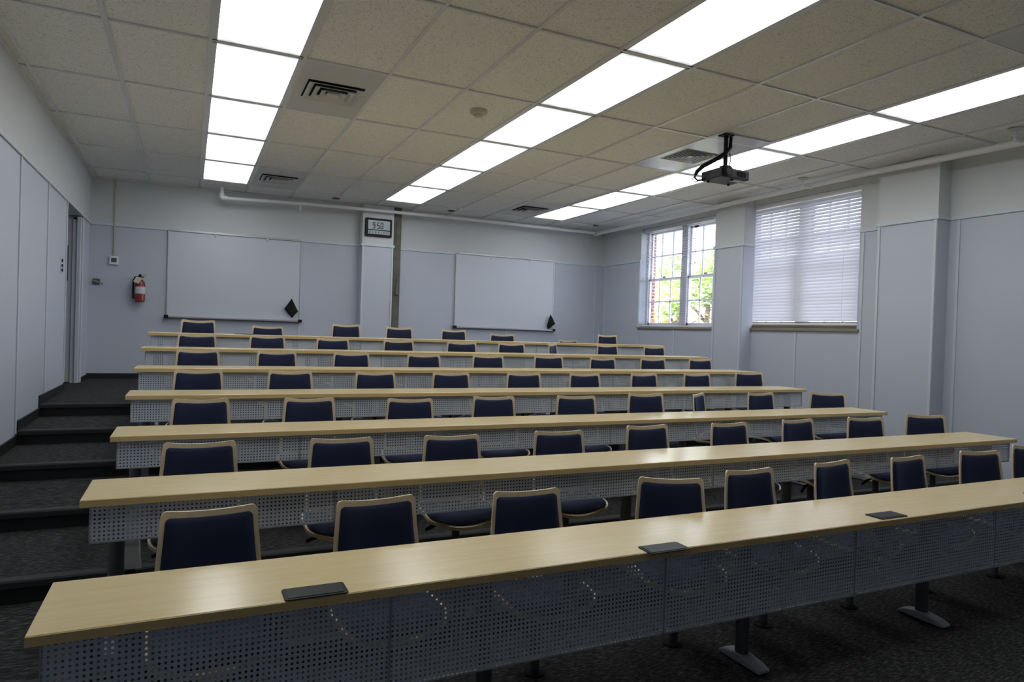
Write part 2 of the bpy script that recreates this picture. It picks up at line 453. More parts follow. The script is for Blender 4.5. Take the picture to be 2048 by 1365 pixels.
# black bases
mb = MB(); mb.box(XL, YB-.02, Z6, 2.425, YB, Z6+.075); mb.box(2.945, YB-.02, Z6, XR, YB, Z6+.075); mb.box(2.40, YB-.22, Z6, 2.97, YB-.2, Z6+.075)
struct(mb.build('baseboard_back', M['rubber']))
mb = MB()
for i in range(7):
    y0, y1 = ys[i], min(ys[i+1], DY0)
    mb.box(XL-.001, y0, LEV[i]-.01, XL+.014, y1, LEV[i]+.085)
    if 0 < i: mb.box(XL-.001, ys[i]-.02, LEV[i-1], XL+.015, ys[i]+.02, LEV[i]+.085)
mb.box(XL-.001, DY1+.12, Z6, XL+.014, YB, Z6+.06)
struct(mb.build('baseboard_left', M['rubber']))

# ------------------------------------------------------------------ door in the left wall
yd_ = DY1-.05                     # the door closes the far side of a small alcove, facing down the aisle
root = struct(MB().box(-2.42, yd_, Z6+.012, -1.493, yd_+.045, 2.86).build('door_1', M['wall_panel'], bevel=.003), 'pale grey door with narrow glass and louvre in the alcove off the aisle', 'door')
rel(MB().box(-1.66, yd_-.004, 2.06, -1.532, yd_+.002, 2.52), 'door_glass', M['conc'], root)['label'] = 'narrow brownish glass strip'
mb = MB(); mb.box(-2.1, yd_-.003, 1.0, -1.538, yd_+.002, 1.66)
for k in range(25): z = 1.015+.026*k; mb.box(-2.08, yd_-.012, z, -1.548, yd_, z+.008)
rel(mb, 'louvre', M['ventgrey'], root)
rel(MB().box(-2.40, yd_-.003, Z6+.02, -1.50, yd_+.001, Z6+.15), 'kick_plate', M['ventgrey'], root)
mb = MB(); mb.box(-1.49, yd_-.02, Z6, -1.40, DY1, 2.9).box(-1.44, yd_-.045, Z6, -1.395, DY1, 2.9).box(-2.42, yd_-.02, 2.86, -1.40, DY1, 2.9)
rel(mb, 'door_frame', M['trim'], root, bevel=.004)
rel(MB().box(XL-.02, DY1+.0, Z6, XL+.016, DY1+.06, RAIL-.03), 'architrave', M['trim'], root, bevel=.004)
# ------------------------------------------------------------------ light switches, latch, thermostat, conduit
t = thing('light_switch_plate', 'narrow wall plate of dark switches beside the door', 'light switch', (XL, 4.93, 2.16))
rel(MB().box(XL, 4.885, 2.075, XL+.008, 4.975, 2.25), 'plate', M['trim'], t, bevel=.002)
for z in (2.105, 2.155, 2.21):
    rel(MB().box(XL+.008, 4.905, z-.017, XL+.018, 4.955, z+.017), 'switch', M['black'], t, bevel=.002)
t = thing('wall_latch', 'small dark metal latch on the back wall near the door', 'latch', (-1.30, YB, 2.105))
rel(MB().box(-1.345, YB-.012, 2.06, -1.255, YB, 2.15), 'base_plate', M['post'], t, bevel=.004)
rel(MB().tube([(-1.33, YB-.01, 2.12), (-1.33, YB-.05, 2.12), (-1.26, YB-.055, 2.10), (-1.21, YB-.05, 2.07)], .010), 'lever', M['chrome'], t, smooth='auto')
t = thing('thermostat_box', 'white thermostat box with grey window on back wall', 'thermostat', (-1.087, YB, 2.42))
rel(MB().box(-1.142, YB-.045, 2.362, -1.032, YB, 2.485), 'housing', M['white'], t, bevel=.006)
rel(MB().box(-1.118, YB-.048, 2.395, -1.05, YB-.04, 2.455), 'window', M['post'], t)
o = MB().box(-1.099, YB-.022, 2.485, -1.075, YB, ZC-.005).build('conduit', M['cream'], bevel=.004); tag(o, 'cream conduit running from the thermostat up to the ceiling', 'conduit')

# ------------------------------------------------------------------ fire extinguisher
ex = -.745; ey = YB-.085
t = thing('fire_extinguisher', 'red fire extinguisher hung on the back wall', 'fire extinguisher', (ex, YB, 1.85))
rel(MB().lathe((ex, ey, 1.845), [(.055, 0), (.066, .012), (.067, .25), (.060, .285), (.040, .312), (.022, .325), (.020, .345)], 28), 'cylinder', M['red'], t, smooth='auto')
mb = MB(); mb.lathe((ex, ey, 1.845), [(.0685, .115), (.0685, .215)], 28); rel(mb, 'label', [M['label']], t, smooth='auto')
mb = MB()
for k in range(4):
    a0 = PI+.55-.18*k; a1 = a0-.18
    mb.quad(*[(ex+.0695*math.cos(a), ey+.0695*math.sin(a), z) for a, z in ((a0, 1.96), (a1, 1.96), (a1, 2.065), (a0, 2.065))])
rel(mb, 'green_stripe', M['green'], t)
mb = MB().cyl((ex, ey, 2.185), (ex, ey, 2.225), .022).box(ex-.012, ey-.085, 2.225, ex+.012, ey+.03, 2.238).box(ex-.012, ey-.075, 2.200, ex+.012, ey-.02, 2.209)
rel(mb, 'valve', M['black'], t, bevel=.002)
rel(MB().tube([(ex-.02, ey, 2.205), (ex-.06, ey-.01, 2.20), (ex-.085, ey-.01, 2.15), (ex-.088, ey, 2.05), (ex-.085, ey, 1.93), (ex-.08, ey, 1.885)], .012), 'hose', M['black'], t, smooth='auto')
rel(MB().cyl((ex+.035, ey-.02, 2.205), (ex+.035, ey-.035, 2.205), .018), 'gauge', M['chrome'], t)
mb = MB().quad((ex-.085, ey-.075, 2.13), (ex-.015, ey-.08, 2.10), (ex+.035, ey-.07, 2.185), (ex-.045, ey-.065, 2.205)).quad((ex-.085, ey-.073, 2.13), (ex-.015, ey-.078, 2.10), (ex+.035, ey-.068, 2.185), (ex-.045, ey-.063, 2.205))
rel(mb, 'inspection_tag', M['tag'], t)
rel(MB().box(ex-.03, ey+.04, 1.9, ex+.03, YB, 2.2).box(ex+.05, YB-.012, 2.24, ex+.075, YB, 2.265), 'wall_bracket', M['alu'], t)

# ------------------------------------------------------------------ whiteboards with hanging cloths
def whiteboard(x0, x1, z0, z1, label):
    t = thing('whiteboard', label, 'whiteboard', ((x0+x1)/2, YB, z0), 0, 'whiteboards on the back wall')
    rel(MB().box(x0, YB-.022, z0, x1, YB-.002, z1), 'writing_surface', M['board'], t)
    fr = MB(); w = .014
    fr.box(x0-w, YB-.03, z0-w, x0, YB, z1+w); fr.box(x1, YB-.03, z0-w, x1+w, YB, z1+w); fr.box(x0, YB-.03, z0-w, x1, YB, z0); fr.box(x0, YB-.03, z1, x1, YB, z1+w)
    rel(fr, 'frame', M['alu'], t, bevel=.002)
    tr = rel(MB().box(x0, YB-.085, z0-.022, x1, YB-.02, z0-.006).box(x0, YB-.088, z0-.022, x1, YB-.082, z0+.004), 'marker_tray', M['alu'], t, bevel=.002)
    for x in (x0-.012, x1+.012):
        rel(MB().box(x-.028, YB-.094, z0-.032, x+.028, YB-.015, z0+.016), 'tray_end_cap', M['black'], t, bevel=.006)
    rel(MB().box(x0+.02, YB-.04, z1-.002, x1, YB-.022, z1+.03), 'map_rail', M['alu'], t, bevel=.003)
    L = x1-x0
    for f in (.33, .73):
        x = x0+L*f
        rel(MB().tube([(x, YB-.03, z1+.01), (x, YB-.055, z1), (x, YB-.055, z1-.03), (x, YB-.045, z1-.045)], .006, 6), 'map_hook', M['chrome'], t)
    return t
whiteboard(-.39, 1.487, 1.655, 2.915, 'whiteboard left of the pilaster, above the aisle side')
whiteboard(4.14, 6.098, 1.65, 2.935, 'whiteboard right of the pilaster, nearer the windows')
def cloth(pts, label):
    mb = MB(); y = YB-.075; n = 8
    # folded cloth: a quilted quadrilateral with thickness
    a, b_, c, d = [Vector((p[0], 0, p[1])) for p in pts]
    def S(u, v): return a*(1-u)*(1-v)+b_*u*(1-v)+c*u*v+d*(1-u)*v
    g = []
    for side in (0, 1):
        for j in range(n+1):
            for i in range(n+1):
                u, v = i/n, j/n; p = S(u, v)
                bulge = (.018 if side else -.004)*min(1, 5*min(u, 1-u, v, 1-v)) + .005*math.sin(9*u+4*v)
                g.append((p.x, y-bulge, p.z))
    mm = (n+1)**2; fs = []
    for j in range(n):
        for i in range(n):
            q = (j*(n+1)+i, j*(n+1)+i+1, (j+1)*(n+1)+i+1, (j+1)*(n+1)+i)
            fs += [q, tuple(mm+k for k in reversed(q))]
    ring = [i for i in range(n)] + [j*(n+1)+n for j in range(n)] + [n*(n+1)+n-i for i in range(n)] + [(n-j)*(n+1) for j in range(n)]
    for k in range(len(ring)):
        p, q = ring[k], ring[(k+1) % len(ring)]; fs.append((q, p, mm+p, mm+q))
    o = mb.add(g, fs).build('eraser_cloth', M['blackmat'], smooth=True)
    tag(o, label, 'cloth', 'black eraser cloths')
cloth([(1.255, 1.83), (1.375, 1.69), (1.465, 1.80), (1.365, 2.0)], 'black cloth hanging as a diamond on the whiteboard left of the pilaster')
cloth([(5.955, 1.715), (6.0, 1.655), (6.14, 1.765), (6.03, 1.945)], 'black cloth at the corner of the whiteboard nearer the windows')

# ------------------------------------------------------------------ clock on the pilaster, concrete strip beside it
cy = YB-.20
cx0, cx1, cz0, cz1 = 2.463, 2.905, 3.075, 3.375
t = thing('digital_clock', 'black framed digital wall clock showing 9:50 on the pilaster', 'clock', ((cx0+cx1)/2, cy, cz0))
W_, H_ = cx1-cx0, cz1-cz0; ccx, ccz = (cx0+cx1)/2, (cz0+cz1)/2
rel(MB().prism(rrect(W_, H_, .018, 5, ccx, ccz), cy-.035, cy, 'y'), 'frame', M['black'], t, bevel=.004)
rel(MB().box(cx0+.043, cy-.037, cz0+.115, cx1-.037, cy-.03, cz1-.035), 'main_display', M['lcd'], t)
rel(MB().box(cx0+.043, cy-.037, cz0+.040, cx1-.037, cy-.03, cz0+.100), 'date_display', M['lcd'], t)
SEG = {'0': 'abcdef', '1': 'bc', '2': 'abged', '3': 'abgcd', '4': 'fgbc', '5': 'afgcd', '6': 'afgedc', '7': 'abc', '8': 'abcdefg', '9': 'abcdfg'}
def digit(mb, ch, x, z, w, h, th, y):
    P = {'a': (x, z+h-th, x+w, z+h), 'd': (x, z, x+w, z+th), 'g': (x, z+h/2-th/2, x+w, z+h/2+th/2),
         'f': (x, z+h/2, x+th, z+h), 'b': (x+w-th, z+h/2, x+w, z+h), 'e': (x, z, x+th, z+h/2), 'c': (x+w-th, z, x+w, z+h/2)}
    for s in SEG[ch]:
        a, b_, c, d = P[s]; mb.box(a, y-.002, b_, c, y, d)
mb = MB(); yy = cy-.037; zb = cz0+.130
digit(mb, '9', cx0+.115, zb, .045, .105, .014, yy)
mb.box(cx0+.170, yy-.002, zb+.030, cx0+.178, yy, zb+.038); mb.box(cx0+.170, yy-.002, zb+.066, cx0+.178, yy, zb+.074)
digit(mb, '5', cx0+.188, zb, .047, .105, .014, yy); digit(mb, '0', cx0+.245, zb, .047, .105, .014, yy)
rel(mb, 'time_digits', M['lcdseg'], t)
# the second line is too small to read in the photo: unlit strokes only
mb = MB()
for x in (.062, .078, .118, .160, .172, .212, .226, .262, .300, .316, .344, .372): mb.box(cx0+x, yy-.002, cz0+.050, cx0+x+.006, yy, cz0+.090)
mb.box(cx0+.092, yy-.002, cz0+.066, cx0+.112, yy, cz0+.072)
rel(mb, 'date_marks', M['lcdseg'], t)
mb = MB().box(2.965, YB-.16, Z6, 3.085, YB, ZC).box(3.0, YB-.18, 2.98, 3.02, YB-.16, 3.36)
mb.cyl((3.02, YB-.18, 2.30), (3.02, YB-.18, 2.14), .018).cyl((3.035, YB-.175, 2.47), (3.02, YB-.175, 2.28), .008)
tag(mb.build('concrete_post', M['conc'], bevel=.004), 'narrow weathered grey post beside the clock pilaster', 'post')
o = MB().lathe((0, 0, 0), [(.115, 0), (.115, .01), (.085, .028), (.05, .022), (.02, .03)], 28).build('wall_speaker', M['wall_cream'], smooth='auto')
o.location = (6.86, YB, 3.355); o.rotation_euler = (PI/2, 0, 0); tag(o, 'round off-white disc on the back wall near the windows', 'speaker')

# ------------------------------------------------------------------ sprinkler pipes
py = 6.93
t = thing('sprinkler_pipe', 'white pipe running along the back wall under the ceiling', 'pipe', (.30, py, 3.47))
rel(MB().tube([(.30, py, ZC), (.30, py, 3.455), (.303, py, 3.438), (.32, py, 3.432), (.40, py, 3.434), (1.42, py, 3.468), (2.03, py, 3.485), (3.7, py, 3.505), (5.8, py, 3.51), (6.80, py, 3.51)], .027, 12), 'pipe_run', M['white'], t, smooth='auto')
rel(MB().cyl((.30, py, 3.425), (.30, py, 3.50), .037).cyl((.29, py, 3.436), (.37, py, 3.434), .037), 'elbow', M['white'], t, smooth='auto')
def sprink(t, x, y, z):
    h = rel(MB().cyl((x, y, z+.03), (x, y, z-.05), .018, 12), 'sprinkler_head', M['white'], t, smooth='auto')
    d = rel(MB().lathe((x, y, z-.085), [(.030, 0), (.030, .004), (.010, .012), (.014, .036)], 16), 'deflector', M['chrome'], h, smooth='auto')
    d.matrix_parent_inverse = Matrix.Identity(4)
sprink(t, 1.425, py, 3.445)
for x, yd in ((1.95, 6.83), (3.86, 6.78), (6.62, 6.6)):
    rel(MB().lathe((x, yd, ZC-.014), [(.045, 0), (.06, .010), (.06, .014)], 20), 'escutcheon', M['post'], t, smooth='auto')
px = 6.86
t = thing('sprinkler_pipe', 'white pipe running along the window wall under the ceiling', 'pipe', (px, 0, 3.5))
rel(MB().tube([(px, 6.95, 3.505), (px, 5.2, 3.505), (px, 3.0, 3.525), (px, 1.4, 3.53), (px, .3, 3.505), (px, -.5, 3.495), (px, -3, 3.49), (px, YF+.01, 3.49)], .034, 12), 'pipe_run', M['white'], t, smooth='auto')
rel(MB().cyl((px-.045, 6.93, 3.508), (px+.03, 6.93, 3.508), .042).cyl((px, 6.90, 3.505), (px, 7.0, 3.505), .042), 'elbow', M['white'], t, smooth='auto')
for y in (2.02, -.36):
    h = rel(MB().lathe((6.72, y, ZC-.016), [(.04, 0), (.058, .010), (.058, .016)], 20), 'ceiling_plate', M['ventgrey'], t, smooth='auto')
    rel(MB().cyl((6.72, y, ZC-.012), (6.72, y, 3.50), .008, 8).tube([(6.72, y, 3.50), (px, y, 3.495)], .016), 'hanger_rod', M['white'], t, smooth='auto')
# ------------------------------------------------------------------ ceiling lights
def light(i, j, label):
    x0, x1 = i*TILE+b, (i+1)*TILE-b; y0, y1 = j*TILE+b, (j+2)*TILE-b
    cx, cyy = (x0+x1)/2, (y0+y1)/2
    t = thing('ceiling_light', label, 'ceiling light', (cx, cyy, ZC), 0, 'ceiling light panels')
    f = MB(); w = .03; wy = .019
    f.box(x0, y0, ZC-.004, x0+w, y1, ZC+.005); f.box(x1-w, y0, ZC-.004, x1, y1, ZC+.005)
    f.box(x0, y0, ZC-.004, x1, y0+wy, ZC+.005); f.box(x0, y1-wy, ZC-.004, x1, y1, ZC+.005)
    rel(f, 'frame', M['tbar'], t)
    d = MB().box(x0+w, y0+wy, ZC-.002, x1-w, y1-wy, ZC+.004).build('diffuser', M['lamp'], t, loc=(cx, cyy, ZC)); d.location = (0, 0, 0)
ORD = ['first', 'second', 'third', 'fourth', 'fifth', 'sixth', 'seventh', 'eighth', 'ninth']
STRIP = {0: 'in the strip nearest the door wall', 4: 'in the middle strip', 8: 'in the strip nearest the windows'}
for i in LIGHT_COLS:
    for n, j in enumerate(reversed(LIGHT_ROWS)):
        light(i, j, 'lit ceiling panel, %s from the back wall, %s' % (ORD[n], STRIP[i]))  # the last in each strip is out of view, added for front light

# ------------------------------------------------------------------ ceiling diffusers
def diffuser(i, j, label, mat, flat=False):
    x0, x1 = i*TILE+b, (i+1)*TILE-b; y0, y1 = j*TILE+b, (j+2)*TILE-b
    cx, cyy = (x0+x1)/2, (y0+y1)/2
    t = thing('ceiling_diffuser', label, 'air diffuser', (cx, cyy, ZC), 0, 'ceiling air diffusers')
    h = .235
    f = MB()
    f.box(x0, y0, ZC-.003, x1, cyy-h, ZC+.005); f.box(x0, cyy+h, ZC-.003, x1, y1, ZC+.005)
    f.box(x0, cyy-h, ZC-.003, cx-h, cyy+h, ZC+.005); f.box(cx+h, cyy-h, ZC-.003, x1, cyy+h, ZC+.005)
    rel(f, 'panel', mat, t)
    rel(MB().box(cx-h, cyy-h, ZC+.001, cx+h, cyy+h, ZC+.004), 'duct_opening', M['hole'], t)
    mb = MB()
    def frus(r0, z0, r1, z1, th=.006):
        for s in (0, 1, 2, 3):
            c = [(-1,-1),(1,-1),(1,1),(-1,1)]; p, q = c[s], c[(s+1) % 4]
            A = [(cx+p[0]*r0, cyy+p[1]*r0, z0), (cx+q[0]*r0, cyy+q[1]*r0, z0), (cx+q[0]*r1, cyy+q[1]*r1, z1), (cx+p[0]*r1, cyy+p[1]*r1, z1)]
            B = [(v[0], v[1], v[2]+th) for v in A]
            mb.add(A+B, [(0,1,2,3),(7,6,5,4),(0,4,5,1),(2,6,7,3),(1,5,6,2),(3,7,4,0)])
    if flat:
        for r in (.232, .192, .152, .112, .072): frus(r, ZC-.008, r-.017, ZC-.005, .004)
        mb.box(cx-.035, cyy-.035, ZC-.008, cx+.035, cyy+.035, ZC-.003)
    else:
      for r, dz in ((.225, .0), (.165, .006), (.105, .011)): frus(r, ZC-.026-dz, r-.048, ZC-.008)
      mb.box(cx-.05, cyy-.05, ZC-.034, cx+.05, cyy+.05, ZC-.022)
    rel(mb, 'cone', mat, t)
diffuser(1, 2, 'grey square air diffuser between the door-side light strip and the smoke detector', M['ventgrey'])
diffuser(1, 8, 'grey square air diffuser beside the farthest light panel over the aisle', M['ventgrey'])
diffuser(7, 8, 'grey square air diffuser beside the farthest light panel near the windows', M['ventgrey'])
diffuser(7, 2, 'glossy air diffuser in the ceiling just behind the projector', M['steel'], True)
diffuser(7, -4, 'grey air diffuser panel at the top edge above the window side', M['ventgrey'])
o = MB().lathe((0, 0, 0), [(.025, -.05), (.04, -.048), (.042, -.03), (.075, -.022), (.082, -.006), (.082, .004)], 28).build('smoke_detector', plain('ivory_plastic', (.50, .50, .42), .5), smooth='auto')
o.location = (2.262, 1.76, ZC-.002); tag(o, 'small round smoke detector on a ceiling tile', 'smoke detector')

# ------------------------------------------------------------------ projector on its ceiling pole
qx, qy = 4.645, 1.13; zb_ = 3.135
t = thing('ceiling_projector', 'dark grey projector hanging on a black pole from the ceiling', 'projector', (qx, qy, ZC))
rel(MB().box(7*TILE+b, 1.09, ZC-.008, 8*TILE-b, 2*TILE-b, ZC+.004), 'ceiling_plate', M['steel'], t)
rel(MB().box(qx-.06, qy-.05, ZC-.02, qx+.06, qy+.05, ZC-.006), 'pole_flange', M['black'], t, bevel=.003)
rel(MB().cyl((qx, qy, ZC-.01), (qx, qy, zb_+.10), .021), 'pole', M['black'], t, smooth='auto')
rel(MB().box(qx-.09, qy-.06, zb_+.088, qx+.09, qy+.06, zb_+.118).box(qx-.04, qy-.04, zb_+.11, qx+.04, qy+.04, zb_+.15), 'mount', M['black'], t, bevel=.004)
body = rel(MB().box(qx-.18, qy-.145, zb_, qx+.18, qy+.135, zb_+.09), 'body', M['projgrey'], t, bevel=.010, seg=3)
lx = qx-.105
mb = MB().cyl((lx, qy-.14, zb_+.052), (lx, qy-.175, zb_+.052), .052, 28)
mb2 = MB().cyl((lx, qy-.172, zb_+.052), (lx, qy-.179, zb_+.052), .038, 28)
rel(mb, 'lens_ring', M['black'], t, smooth='auto', bevel=.003); rel(mb2, 'lens', M['lens'], t, smooth='auto')
mb = MB()
for k in range(7): mb.box(qx+.02+.018*k, qy-.149, zb_+.02, qx+.028+.018*k, qy-.143, zb_+.07)
rel(mb, 'vent_grille', M['hole'], t)
rel(MB().box(qx+.02, qy-.10, zb_-.003, qx+.15, qy-.03, zb_+.002), 'label_plate', M['label'], t)
for dx, dy in ((-.13, .09), (.13, .09), (0, -.10)): rel(MB().cyl((qx+dx, qy+dy, zb_+.002), (qx+dx, qy+dy, zb_-.014), .013, 12), 'foot', M['black'], t)
cab = [(qx+.055, qy-.01, ZC-.02), (qx+.058, qy, 3.52), (qx+.03, qy-.03, 3.46), (qx-.03, qy-.03, 3.40), (qx-.10, qy+.03, 3.34), (qx-.19, qy+.10, 3.28), (qx-.24, qy+.13, 3.225), (qx-.25, qy+.14, 3.19)]
rel(MB().tube(cab, [.016, .017, .02, .02, .022, .022, .02, .017], 10), 'cable_bundle', M['black'], t, smooth='auto')
rel(MB().tube([cab[-1], (qx-.255, qy+.14, 3.16), (qx-.235, qy+.12, 3.135), (qx-.20, qy+.10, 3.14), (qx-.17, qy+.08, 3.16)], .009, 6).tube([cab[-1], (qx-.275, qy+.15, 3.15), (qx-.25, qy+.14, 3.12), (qx-.19, qy+.1, 3.15)], .005, 5).tube([(qx+.05, qy, 3.42), (qx+.055, qy-.01, 3.35), (qx+.04, qy-.01, 3.27)], .005, 5), 'loose_cables', M['black'], t, smooth='auto')

# ------------------------------------------------------------------ windows
def window(n, y0, y1, blind_closed):
    xg = XR+.19
    root = MB()
    # outer frame
    root.box(xg-.05, y0, WS, xg+.05, y0+.05, WT); root.box(xg-.05, y1-.05, WS, xg+.05, y1, WT)
    root.box(xg-.05, y0, WT-.06, xg+.05, y1, WT); root.box(xg-.05, y0, WS, xg+.05, y1, WS+.04)
    ym = (y0+y1)/2
    root.box(xg-.055, ym-.075, WS, xg+.05, ym+.075, WT)
    wo = struct(root.build('window_%d' % n, M['sash'], bevel=.004), 'white double-hung sash window %s' % ('behind half open slats' if not blind_closed else 'behind a closed blind'), 'window')
    for a, c in ((y0+.05, ym-.075), (ym+.075, y1-.05)):
        zmid = (WS+.04+WT-.06)/2 - .02
        for lo, hi, xo in ((WS+.04, zmid+.02, -.015), (zmid-.02, WT-.06, .018)):
            s = MB(); w = .035; x0, x1 = xg+xo-.015, xg+xo+.015
            s.box(x0, a, lo, x1, a+w, hi); s.box(x0, c-w, lo, x1, c, hi); s.box(x0, a, lo, x1, c, lo+w+.005); s.box(x0, a, hi-w, x1, c, hi)
            for k in (1, 2):
                y = a+(c-a)*k/3; s.box(x0+.005, y-.012, lo, x1-.005, y+.012, hi)
            z = (lo+hi)/2; s.box(x0+.005, a, z-.012, x1-.005, c, z+.012)
            so = s.build('sash', M['sash'], wo)
            MB().box(xg+xo-.002, a+.01, lo+.01, xg+xo+.002, c-.01, hi-.01).build('pane', M['glass'], so)
        MB().box(xg-.05, (a+c)/2-.04, zmid+.02, xg-.02, (a+c)/2+.04, zmid+.045).build('sash_lock', M['alu'], wo)
    MB().box(XR-.03, y0-.03 if n == 1 else y0-.04, WS-.03, XR+.18, min(y1+.03, y1+.03), WS+.006).build('window_sill', M['stone'], wo, bevel=.004)
    if blind_closed:
        MB().box(XR+.10, y0, WS, XR+.135, y1, WS+.098).build('shaded_rail_strip', M['stone'], wo)  # added brown strip, stands for the lower window rail in shade
    return wo
window(1, W1[0], W1[1], False)
window(2, W2[0], W2[1], True)
def blind(name, y0, y1, xb, zbot, tilt, label, jitter):
    t = thing(name, label, 'blind', (xb, (y0+y1)/2, WT))
    rel(MB().box(xb-.035, y0, WT-.055, xb+.035, y1, WT-.002), 'headrail', M['white'], t, bevel=.004)
    s = MB(); pitch = .043; z = WT-.085; k = 0; R = random.Random(3)
    while z > zbot+.04:
        a = tilt + jitter*R.uniform(-1, 1)*(1.0 if z > 2.6 else .35)
        sag = .0
        n = 6; top = []; pts = []
        for i in range(n+1):
            u = -1+2*i/n; q = u*.0255
            cx_ = xb+q*math.cos(a); cz_ = z+q*math.sin(a)+.003*(1-u*u)
            pts.append((cx_, cz_))
        vs = [(p[0], y0+.006, p[1]) for p in pts]+[(p[0], y1-.006, p[1]) for p in pts]
        s.add(vs, [(i, i+1, n+2+i, n+1+i) for i in range(n)])
        z -= pitch; k += 1
    rel(s, 'slats', M['slat'], t, smooth=True)
    rel(MB().box(xb-.024, y0+.004, zbot, xb+.024, y1-.004, zbot+.022), 'bottom_rail', M['white'], t, bevel=.004)
    for f in (.12, .5, .88):
        y = y0+(y1-y0)*f
        rel(MB().cyl((xb-.027, y, zbot+.01), (xb-.027, y, WT-.05), .0016, 5).cyl((xb+.027, y, zbot+.01), (xb+.027, y, WT-.05), .0016, 5), 'ladder_cord', M['white'], t)
    return t
blind('window_blind', W1[0]+.01, W1[1]-.01, XR+.095, WS+.012, math.radians(3), 'white slatted blind tilted open at the window nearest the back wall', 0)
blind('window_blind', W2[0]+.005, W2[1]-.005, XR+.045, WS+.05, math.radians(64.5), 'white slatted blind closed over the window between the two columns', math.radians(3.5))
o = MB().box(XR+.06, 4.565, 3.375, XR+.09, 4.64, 3.40).cyl((XR+.06, 4.60, 3.38), (XR+.06, 4.60, 2.75), .005, 6).build('blind_tilter', M['black'])
tag(o, 'black wand and tilter hanging at the open blind', 'blind wand')

# ------------------------------------------------------------------ outside: ground and trees
struct(MB().box(XR+.42, -30, -1.6, 60, 60, -1.5).build('ground', M['lawn']))
def tree(x, y, h, spread, n, mats, label, seed):
    R = random.Random(seed)
    t = thing('tree', label, 'tree', (x, y, -1.5), 0, 'trees outside the window')
    tr = MB(); top = Vector((x, y, -1.5+h*.75))
    tr.tube([(x, y, -1.5), (x+.05, y, -1.5+h*.25), (x-.05, y+.05, -1.5+h*.5), tuple(top)], [.20, .16, .11, .05], 8)
    for k in range(9):
        a = R.uniform(0, 2*PI); z = -1.5+h*R.uniform(.2, .65); l = spread*R.uniform(.5, .9)
        tr.tube([(x, y, z), (x+math.cos(a)*l*.5, y+math.sin(a)*l*.5, z+.35), (x+math.cos(a)*l, y+math.sin(a)*l, z+.55)], [.06, .04, .015], 6)
    rel(tr, 'trunk', M['bark'], t, smooth=True)
    cl = [(Vector((x+max(-.7, min(.7, R.gauss(0, .45)))*spread, y+max(-.7, min(.7, R.gauss(0, .45)))*spread, -1.5+h*R.uniform(.12, .95))), spread*R.uniform(.25, .45)) for _ in range(26)]
    f = MB()
    for k in range(n):
        c, r = R.choice(cl)
        d = Vector((R.gauss(0, 1), R.gauss(0, 1), R.gauss(0, .8))).normalized()*r*R.random()**.4
        p = c+d; s = R.uniform(.05, .11)
        u = Vector((R.gauss(0, 1), R.gauss(0, 1), R.gauss(0, 1))).normalized(); v = u.orthogonal().normalized()
        f.add([p-u*s, p+v*s*.5, p+u*s, p-v*s*.5], [(0, 1, 2, 3)], R.choices((0, 1), (.75, .25))[0])
    rel(f, 'foliage', mats, t)
tree(13.4, 12.5, 5.4, 1.35, 2800, [M['leafA'], M['leafC']], 'yellow green tree seen through the open blind, beside the window mullion', 1)
tree(17.6, 20.6, 7.4, 1.7, 2600, [M['leafA'], M['leafB']], 'tall pale green tree outside, behind the others', 2)
tree(11.2, 8.7, 5.2, 1.15, 2600, [M['leafB'], M['leafA']], 'mid green tree outside the window, next to the column', 3)
tree(10.2, 11.6, 3.9, .75, 1500, [M['leafC'], M['leafA']], 'rusty low tree outside, near the brick reveal', 4)
tree(18.6, 16.3, 7.0, 1.7, 2600, [M['leafB'], M['leafC']], 'leafy tree outside the window, farthest of the green ones', 5)

